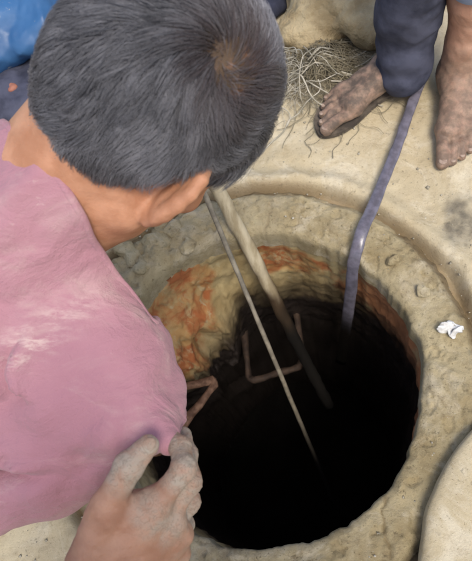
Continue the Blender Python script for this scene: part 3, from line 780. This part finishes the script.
# ------------------------------------------------------------------ the hand that grips the sleeve
helper = thing('person', (-0.25, -0.27, 0.0), 'dusty bare hand and forearm gripping the pink sleeve at the bottom edge', 'person')
P3 = lambda *v: np.array(v, float)
wrist = P3(-0.214, -0.048, 0.572); elbow = P3(-0.272, -0.245, 0.735); shoulder = P3(-0.27, -0.44, 0.99)
HJ = {'palm': [(wrist, P3(-0.150, 0.037, 0.597), 0.024, 0.0145), (wrist, P3(-0.138, 0.031, 0.577), 0.024, 0.0145), (wrist, P3(-0.135, 0.020, 0.556), 0.024, 0.0135),
               (wrist, P3(-0.141, 0.006, 0.536), 0.024, 0.0125), (wrist + [-0.010, 0, 0.004], P3(-0.183, 0.036, 0.615), 0.022, 0.0135), (P3(-0.205, 0.0, 0.592), P3(-0.158, 0.030, 0.598), 0.014, 0.012)],
      'index': [P3(-0.150, 0.037, 0.598), P3(-0.120, 0.068, 0.612), P3(-0.127, 0.087, 0.600), P3(-0.140, 0.098, 0.592)],
      'middle': [P3(-0.138, 0.031, 0.578), P3(-0.116, 0.061, 0.582), P3(-0.122, 0.085, 0.572), P3(-0.128, 0.104, 0.562)],
      'ring': [P3(-0.135, 0.020, 0.556), P3(-0.116, 0.047, 0.552), P3(-0.132, 0.062, 0.530), P3(-0.140, 0.042, 0.524)],
      'little': [P3(-0.141, 0.006, 0.536), P3(-0.126, 0.030, 0.525), P3(-0.142, 0.040, 0.508), P3(-0.150, 0.020, 0.506)],
      'thumb': [P3(-0.207, 0.004, 0.592), P3(-0.184, 0.040, 0.619), P3(-0.163, 0.067, 0.636), P3(-0.148, 0.083, 0.636)]}
for nme, dx in (('index', -0.008), ('middle', -0.014), ('ring', -0.022), ('little', -0.022), ('thumb', -0.004)):
    HJ[nme] = [q + [dx, 0, 0] for q in HJ[nme]]
HJ['palm'] = [(a + [-0.004, 0, 0], b + [-0.010, 0, 0], ra_, rb_) for a, b, ra_, rb_ in HJ['palm']]
HR = {'index': [0.0108, 0.0094, 0.0085, 0.0074], 'middle': [0.0110, 0.0095, 0.0086, 0.0074], 'ring': [0.0110, 0.0098, 0.0088, 0.0078], 'little': [0.0100, 0.0085, 0.0078, 0.0070],
      'thumb': [0.0150, 0.0125, 0.0110, 0.0088]}
fg = Field([-0.30, -0.13, 0.48], [-0.08, 0.13, 0.67], 0.0017)
hand_sdf(fg, HJ, HR)
fg.cone(HJ['thumb'][1] + [0.002, -0.006, -0.006], HJ['index'][0] + [0.002, 0.002, 0.0], 0.0105, 0.0100, 0.012)      # web of the thumb
fg.cone(HJ['thumb'][1] + [0.008, 0.002, -0.012], HJ['index'][0] + [0.006, 0.010, 0.0], 0.0060, 0.0070, 0.012)
fg.cone(wrist, wrist + (elbow - wrist) * 0.35, 0.027, 0.034, 0.015)
# creases across the finger joints
def creases(P):
    d = 0.0006 * fbm(P, 160, 3, 501)
    for nme in ('index', 'middle', 'ring', 'thumb'):
        for p, q in zip(HJ[nme][1:-1], HJ[nme][:-2]):
            ax = nrm(p - q)
            x = (P - p) @ ax; near = np.exp(-(np.linalg.norm(P - p, axis=1) / 0.011) ** 4)
            d += near * (0.0010 * np.cos(x * 2 * math.pi / 0.0044))
    return d
fg.displace(creases, 0.006)
gv, gq = fg.mesh()
fa = Field([-0.50, -1.20, 0.0], [0.36, -0.09, 1.45], 0.009)
fa.chain([wrist + (elbow - wrist) * 0.30, elbow - (elbow - wrist) * 0.2, elbow, shoulder], [0.033, 0.041, 0.039, 0.050], 0.02)
chest, pelvis = P3(-0.10, -0.52, 0.98), P3(-0.10, -0.78, 0.80)
def helper_torso(f, g):
    f.cone(shoulder, P3(0.07, -0.44, 1.01), 0.055 + g, 0.055 + g, 0.0)
    f.cone(chest, pelvis, 0.13 + g, 0.13 + g, 0.08); f.cone(P3(-0.18, -0.52, 0.97), P3(-0.02, -0.52, 0.98), 0.11 + g, 0.11 + g, 0.06)
helper_torso(fa, 0.0)
fa.cone(P3(-0.10, -0.43, 1.05), P3(-0.09, -0.36, 1.14), 0.055, 0.052, 0.03)
head_sdf(fa, P3(-0.085, -0.315, 1.235), np.array([[1, 0, 0], [0, 0.80, -0.60], [0, 0.60, 0.80]]).T, 0.98, False)
larm = [P3(0.07, -0.44, 1.01), P3(0.13, -0.50, 0.74), P3(0.12, -0.36, 0.55), P3(0.11, -0.33, 0.47)]
fa.chain(larm, [0.050, 0.040, 0.028, 0.024], 0.02)
for i in range(4): fa.chain([larm[3] + [0.02 * i - 0.03, 0, 0], larm[3] + [0.02 * i - 0.03, 0.01, -0.08]], [0.010, 0.009], 0.004)
fa.chain([larm[2] + [-0.02, 0.01, -0.02], larm[3] + [-0.045, 0.03, -0.02]], [0.013, 0.010], 0.008)
hlegs = [(P3(-0.19, -0.80, 0.76), P3(-0.20, -0.62, 0.42), P3(-0.20, -0.72, 0.07)), (P3(-0.01, -0.80, 0.76), P3(0.02, -0.62, 0.42), P3(0.02, -0.72, 0.07))]
for a, b, c in hlegs: fa.chain([a, b, c], [0.085, 0.055, 0.038], 0.03); fa.cone(c + [0, 0, -0.03], c + [0, 0.16, -0.045], 0.036, 0.022, 0.02)
av, aq = fa.mesh()
V, Q = join([(gv, gq), (av, aq)])
fing = np.zeros(len(V))
allp = np.concatenate([np.array(HJ[k]) for k in ('index', 'middle', 'ring', 'little')] + [np.array(HJ['thumb'][2:])])
dm = np.sqrt(((V[:len(gv), None] - allp[None]) ** 2).sum(-1)).min(1)
fing[:len(gv)] = 0.12 + 0.88 * (1 - sstep(dm, 0.012, 0.03))
hb = obj('body', V, Q, M['hand_skin'], attrs={'dust': fing, 'dirt_shade': np.zeros(len(V))})
fsl = Field([-0.45, -1.0, 0.60], [0.26, -0.20, 1.22], 0.009)
helper_torso(fsl, 0.013)
fsl.cone(shoulder, elbow + (shoulder - elbow) * 0.35, 0.072, 0.064, 0.03); fsl.cone(larm[0], larm[1] + (larm[0] - larm[1]) * 0.35, 0.072, 0.064, 0.03)
fsl.displace(lambda P: -0.004 * fbm(P, 16, 3, 511))
slv = obj('shirt', *fsl.mesh(), M['navy'])
ftr = Field([-0.36, -1.05, 0.0], [0.20, -0.45, 1.0], 0.010)
for a, b, c in hlegs: ftr.chain([a, b, c + [0, 0, 0.02]], [0.10, 0.072, 0.06], 0.03)
ftr.cone(pelvis, pelvis + [0, 0.02, -0.06], 0.145, 0.15, 0.04); ftr.displace(lambda P: -0.005 * fbm(P, 12, 3, 513))
htr = obj('trousers', *ftr.mesh(), M['trouser'])
fhh = Field([-0.21, -0.45, 1.15], [0.04, -0.20, 1.38], 0.006)
fhh.ell((-0.085, -0.335, 1.275), (0.084, 0.090, 0.085), None, 0.0); fhh.displace(lambda P: -0.008 * fbm(P, 45, 3, 515))
hhr = obj('hair', *fhh.mesh(), M['trouser'])
adopt(helper, htr, hhr)
adopt(helper, hb, slv)
# thumb nail
ax = nrm(HJ['thumb'][3] - HJ['thumb'][2]); upn = nrm(CAM_POS - HJ['thumb'][3]); upn = nrm(upn - (upn @ ax) * ax)
fn = Field(HJ['thumb'][3] - 0.02, HJ['thumb'][3] + 0.02, 0.0009)
fn.ell(HJ['thumb'][3] + upn * 0.0071 + ax * 0.001, [0.0068, 0.0054, 0.0020], np.stack([ax, np.cross(upn, ax), upn], 1), 0.0)
nv, nq = fn.mesh(); nl = obj('thumb_nail', nv, nq, M['hand_skin'], attrs={'dust': np.full(len(nv), 0.8), 'dirt_shade': np.full(len(nv), 0.15)}); nl.parent = hb

# ------------------------------------------------------------------ the person standing across the pit
other = thing('person', (0.25, 0.99, 0), 'person in dark navy trousers with one leg rolled up, standing across the pit', 'person')
ff = Field([-0.05, 0.68, -0.004], [0.41, 1.08, 0.34], 0.0032)
A1 = math.atan2(-0.118, -0.200)
P1, tips1 = foot_sdf(ff, (0.200, 0.985, 0.014), A1, 1.0, 1)
P2, tips2 = foot_sdf(ff, (0.298, 0.965, 0.004), math.radians(-97), 1.0, -1)
ra, la = P1(0.032, 0, 0.10), P2(0.032, 0, 0.10)
rk, lk = P3(0.205, 0.93, 0.46), P3(0.305, 0.95, 0.45); rh, lh = P3(0.17, 1.07, 0.84), P3(0.345, 1.07, 0.84)
ff.chain([ra, ra + (rk - ra) * 0.45, rk], [0.032, 0.046, 0.05], 0.02)
ff.chain([la, la + (lk - la) * 0.40, lk], [0.033, 0.048, 0.05], 0.02)
ff.displace(lambda P: -0.0012 * fbm(P, 70, 3, 601), 0.01)
v1, q1 = ff.mesh()
fo = Field([-0.20, 0.75, 0.30], [0.72, 1.30, 1.70], 0.012)
fo.chain([P3(0.205, 0.93, 0.40), rk, rh], [0.046, 0.055, 0.08], 0.03); fo.chain([P3(0.304, 0.95, 0.40), lk, lh], [0.046, 0.055, 0.08], 0.03)
fo.ell((0.257, 1.08, 0.90), (0.155, 0.115, 0.13), None, 0.05); fo.ell((0.257, 1.08, 1.14), (0.16, 0.115, 0.22), None, 0.06)
fo.cone((0.10, 1.09, 1.32), (0.41, 1.09, 1.32), 0.055, 0.055, 0.05); fo.cone((0.257, 1.09, 1.34), (0.257, 1.07, 1.46), 0.055, 0.05, 0.03)
for sx in (-1, 1):
    shp = P3(0.257 + sx * 0.18, 1.09, 1.31); el = shp + [sx * 0.05, 0.03, -0.28]; wr = el + [sx * -0.01, -0.10, -0.22]
    fo.chain([shp, el, wr], [0.05, 0.04, 0.028], 0.02); fo.cone(wr, wr + [0, -0.02, -0.09], 0.026, 0.022, 0.01)
    for i in range(4): fo.chain([wr + [0, -0.05 + 0.02 * i, -0.085], wr + [sx * -0.01, -0.055 + 0.02 * i, -0.165]], [0.010, 0.009], 0.004)
    fo.chain([wr + [sx * -0.01, -0.03, -0.03], wr + [sx * -0.03, -0.06, -0.09]], [0.013, 0.010], 0.008)
head_sdf(fo, P3(0.257, 1.05, 1.56), np.array([[-1, 0, 0], [0, -0.88, -0.47], [0, -0.47, 0.88]]).T @ np.diag([1, 1, 1]), 0.98, False)
v2, q2 = fo.mesh()
V, Q = join([(v1, q1), (v2, q2)])
low = 1 - sstep(V[:, 2], 0.04, 0.20)
rightf = 1 - sstep(V[:, 0] - 0.12 * (V[:, 1] - 0.9), 0.21, 0.24)
dirt_shade = np.clip(low * (0.78 + 0.25 * rightf) + 0.5 * rightf * (V[:, 2] < 0.3), 0, 1)
ob = obj('body', V, Q, M['foot_skin'], attrs={'dust': 0.55 * low, 'dirt_shade': dirt_shade})
# trousers: right leg let down, left leg rolled to the shin
fw = Field([0.02, 0.80, 0.03], [0.52, 1.24, 1.02], 0.006)
hem = ra + [0.010, -0.022, -0.045]
fw.chain([hem, ra + (rk - ra) * 0.3, rk, rh], [0.058, 0.058, 0.072, 0.095], 0.03)
fw.chain([la + (lk - la) * 0.62, lk, lh], [0.062, 0.072, 0.095], 0.03)
fw.ell((0.257, 1.08, 0.90), (0.172, 0.132, 0.13), None, 0.05)
def tfold(P):
    z = P[:, 2]
    return -0.004 * fbm(P, 14, 3, 611) + 0.005 * np.abs(fbm(P * [1, 1, 1.6], 16, 3, 613)) + 0.0022 * np.sin(z * 85 + 30 * P[:, 0] + 5 * fbm(P, 9, 2, 619)) * (1 - sstep(z, 0.12, 0.4))
fw.displace(tfold, 0.03)
tv, tq = fw.mesh()
ot = obj('trousers', tv, tq, M['navy'])
cl_ = la + (lk - la) * 0.60
fc_ = Field(cl_ - 0.12, cl_ + 0.12, 0.005)
fc_.cone(cl_ + [0, 0, -0.012], cl_ + [0, 0, 0.03], 0.066, 0.068, 0.0); fc_.displace(lambda P: -0.003 * fbm(P, 20, 2, 615))
cuff = obj('rolled_cuff', *fc_.mesh(), M['paleblue'])
fsx = Field([-0.10, 0.85, 0.92], [0.62, 1.30, 1.50], 0.012)
fsx.ell((0.257, 1.08, 1.14), (0.178, 0.133, 0.24), None, 0.0); fsx.cone((0.10, 1.09, 1.32), (0.41, 1.09, 1.32), 0.068, 0.068, 0.05)
for sx in (-1, 1): fsx.cone((0.257 + sx * 0.18, 1.09, 1.31), (0.257 + sx * 0.215, 1.11, 1.12), 0.068, 0.06, 0.04)
os_ = obj('shirt', *fsx.mesh(), M['paleblue'])
fhr = Field([0.10, 0.90, 1.48], [0.42, 1.22, 1.76], 0.006)
fhr.ell((0.257, 1.075, 1.60), (0.086, 0.095, 0.092), None, 0.0); fhr.displace(lambda P: -0.008 * fbm(P, 45, 3, 617))
oh = obj('hair', *fhr.mesh(), M['trouser'])
adopt(other, ob, ot, cuff, os_, oh)
for tips in (tips1, tips2):
    for c, r, d, l in tips:
        f_ = Field(c - 0.016, c + 0.016, 0.0014)
        f_.ell(c, [r * 0.62, r * 0.66, 0.0022], np.stack([d, l, [0, 0, 1]], 1), 0.0)
        n_ = obj('toe_nail', *f_.mesh(), M['nail']); n_.parent = ob
# thin worn sandal under the turned-out foot
d = np.array([math.cos(A1), math.sin(A1)]); l = np.array([-d[1], d[0]])
out = [(-0.012, 0.0), (-0.006, 0.026), (0.03, 0.036), (0.10, 0.034), (0.17, 0.050), (0.215, 0.050), (0.248, 0.030), (0.245, 0.0), (0.225, -0.030), (0.19, -0.047), (0.14, -0.049), (0.08, -0.040), (0.02, -0.034), (-0.006, -0.022)]
ring = smooth_path(np.array([(a, b, 0) for a, b in out + out[:1]]), 70)[:-1]
pts = np.array([0.200, 0.985]) + ring[:, :1] * d + ring[:, 1:2] * l * 0.92
n = len(pts); V = np.concatenate([np.c_[pts, np.full(n, 0.004)], np.c_[pts, np.full(n, 0.015)]])
Q = [[i, (i + 1) % n, n + (i + 1) % n, n + i] for i in range(n)] + [list(range(n))[::-1], list(range(n, 2 * n))]
sandal = obj('sandal', V, Q, M['sole'], smooth=False); adopt(other, sandal)

# ------------------------------------------------------------------ tools and things around the pit
# wooden pole and steel rod standing in the shaft
def straight(p, q, n=40):
    t = np.linspace(0, 1, n)[:, None]; return np.array(p) * (1 - t) + np.array(q) * t
pl_top, pl_bot = P3(-0.262, 0.735, 0.314), P3(-0.0228, 0.3745, -0.53)
path = straight(pl_top, pl_bot, 50); path[:, 0] += 0.004 * np.sin(np.linspace(0, 5, 50))
V, Q = tube(path, np.linspace(0.0155, 0.0135, 50), 14, 0.0022, 71)
brown = 1 - sstep(V[:, 2] + 0.05 * fbm(V, 20, 3, 701), -0.15, -0.05); slime_shade = 1 - sstep(V[:, 2] + 0.03 * fbm(V, 25, 2, 705), -0.28, -0.08)  # lower pole browned, then painted black to fade into the pit's shade
tag(obj('wooden_pole', V, Q, M['pole'], attrs={'brown': brown, 'slime_shade': slime_shade}), 'pale wooden pole slanting down into the pit below the man\'s ear', 'pole')
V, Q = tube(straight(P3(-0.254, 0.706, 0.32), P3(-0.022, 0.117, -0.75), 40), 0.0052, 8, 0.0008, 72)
tag(obj('steel_rod', V, Q, M['rod'], attrs={'slime_shade': 1 - sstep(V[:, 2], -0.58, -0.25)}), 'thin straight metal rod reaching deep into the dark pit', 'rod')  # rod's lower part darkened in colour, a painted fade into the dark
# flat hose running from behind the trouser leg over the rim
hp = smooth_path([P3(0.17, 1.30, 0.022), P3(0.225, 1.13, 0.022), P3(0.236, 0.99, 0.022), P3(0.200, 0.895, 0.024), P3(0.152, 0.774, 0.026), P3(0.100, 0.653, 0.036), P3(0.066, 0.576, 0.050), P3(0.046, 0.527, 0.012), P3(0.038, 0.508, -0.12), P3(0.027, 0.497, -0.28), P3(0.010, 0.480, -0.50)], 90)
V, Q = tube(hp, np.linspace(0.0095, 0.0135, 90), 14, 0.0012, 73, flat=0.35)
tag(obj('flat_hose', V, Q, M['violet'], attrs={'slime_shade': 1 - sstep(V[:, 2] + 0.03 * fbm(V, 30, 2, 703), -0.30, -0.15)}), 'violet grey flat hose running from the navy trouser leg over the rim into the pit', 'hose')  # hose colour blackened below the rim as painted shade

# tangle of twine by the foot
tw = thing('twine_tangle', (0.0, 1.0, 0.0), 'tangled pale twine netting heaped against the sandalled foot', 'twine')
def strands(name, n, rad, mat, cx, cy, sx, sy, h, seed, ln):
    rg = np.random.default_rng(seed); parts = []
    for k in range(n):
        p = np.array([cx + rg.normal(0, sx), cy + rg.normal(0, sy), 0]); a = rg.normal(1.0, 0.7) if rg.random() < 0.6 else rg.uniform(0, 6.3)
        pts = [p]
        for j in range(7):
            a += rg.normal(0, 0.55); p = p + np.array([math.cos(a), math.sin(a), 0]) * ln * rg.uniform(0.6, 1.2) / 7; pts.append(p)
        pts = np.array(pts)
        env = h * np.exp(-((pts[:, 0] - cx) / (2.0 * sx)) ** 2 - ((pts[:, 1] - cy) / (2.0 * sy)) ** 2)
        pts[:, 2] = 0.006 + env * (rg.uniform(0.35, 1.0) + 0.25 * np.sin(np.linspace(0, rg.uniform(3, 9), 8)))
        V, Q = tube(smooth_path(pts, 18), rad * rg.uniform(0.7, 1.3), 5, 0, 0, cap=False)
        parts.append((V, np.array(Q)))
    V, Q = join(parts); return obj(name, V, Q, mat)
t1 = strands('fibre_mass', 260, 0.0007, M['twine_dark'], 0.015, 1.01, 0.030, 0.048, 0.05, 31, 0.16)
t2 = strands('loose_twine', 26, 0.0013, M['twine'], -0.005, 0.995, 0.036, 0.045, 0.075, 32, 0.24)
t3 = strands('fibre_mass', 110, 0.0007, M['twine'], -0.025, 1.005, 0.032, 0.040, 0.03, 33, 0.10)
adopt(tw, t1, t2, t3)

def soft(name, lo, hi, h, shapes, wr, mat, seed, k=0.03):
    f = Field(lo, hi, h)
    for c, r in shapes: f.ell(c, r, None, k)
    f.displace(lambda P: -wr * fbm(P, 11, 4, seed) + wr * 0.8 * np.abs(fbm(P * [1, 1, 0.5], 18, 3, seed + 5)), 0.04)
    return obj(name, *f.mesh(), mat)
sack = soft('sack', [-0.20, 0.95, -0.01], [0.42, 1.62, 0.28], 0.006, [((0.150, 1.19, 0.055), (0.13, 0.16, 0.075)), ((0.18, 1.34, 0.075), (0.16, 0.19, 0.09)), ((0.035, 1.26, 0.05), (0.11, 0.14, 0.085)), ((0.0, 1.15, 0.02), (0.08, 0.09, 0.045))], 0.020, M['sack'], 801)
tag(sack, 'slumped tan cloth sack on the ground behind the navy trouser leg', 'sack')
cloth = soft('cloth_bundle', [-0.36, 1.12, -0.01], [-0.02, 1.5, 0.20], 0.006, [((-0.14, 1.33, 0.03), (0.085, 0.10, 0.05)), ((-0.105, 1.25, 0.02), (0.05, 0.07, 0.035))], 0.012, M['navy'], 811)
tag(cloth, 'small bundle of dark navy cloth just beyond the man\'s head at the top edge', 'cloth')
rag = soft('rag', [-1.0, 0.88, -0.01], [-0.5, 1.3, 0.12], 0.006, [((-0.73, 1.06, 0.01), (0.13, 0.10, 0.03)), ((-0.66, 1.10, 0.01), (0.09, 0.10, 0.028)), ((-0.84, 1.06, 0.01), (0.10, 0.12, 0.03))], 0.010, M['navy'], 821)
tag(rag, 'dark blue rag spread on the ground in front of the blue bundle', 'rag')
chip = clod((-0.737, 1.050, 0.043), 0.014, 831, 'brick_chip', mat_plain('red_brick', (0.22, 0.07, 0.05), (0.34, 0.14, 0.09)))
tag(chip, 'small red brick chip lying on the dark blue rag', 'brick')

# crumpled scrap of paper on the collar
def scrap():
    f = Field([0.16, 0.33, 0.0], [0.25, 0.43, 0.07], 0.0016)
    rg = np.random.default_rng(3)
    for k in range(7):
        Mx = np.linalg.qr(rg.normal(size=(3, 3)))[0]
        f.ell(P3(0.203, 0.378, 0.028) + rg.uniform(-1, 1, 3) * [0.015, 0.010, 0.005], [0.015, 0.010, 0.004], Mx, 0.003)
    f.displace(lambda P: 0.003 * np.abs(fbm(P, 90, 3, 841)), 0.02)
    tag(obj('paper_scrap', *f.mesh(), M['paper'], smooth=False), 'crumpled scrap of white paper on the right of the concrete collar', 'paper')
scrap()

# bundle of blue sheeting
def bundle():
    f = Field([-1.0, 1.02, -0.01], [-0.50, 1.56, 0.26], 0.005)
    f.ell((-0.735, 1.27, 0.075), (0.175, 0.175, 0.085), None, 0.0); f.ell((-0.66, 1.30, 0.06), (0.12, 0.16, 0.075), None, 0.02); f.ell((-0.80, 1.20, 0.05), (0.15, 0.10, 0.07), None, 0.03)
    def fo_(P):
        a = np.arctan2(P[:, 1] - 1.40, P[:, 0] + 0.80) + 0.25 * fbm(P, 5, 2, 851)
        rd = np.abs((a * 3.2) % 2 - 1)
        return 0.022 * rd - 0.008 * fbm(P, 9, 3, 853) + 0.006 * np.abs(fbm(P, 20, 3, 855))
    f.displace(fo_, 0.06)
    tag(obj('sheet_bundle', *f.mesh(), M['bucket']), 'crumpled blue sheeting bundle with pale mortar spots behind the man\'s head', 'bundle')
bundle()
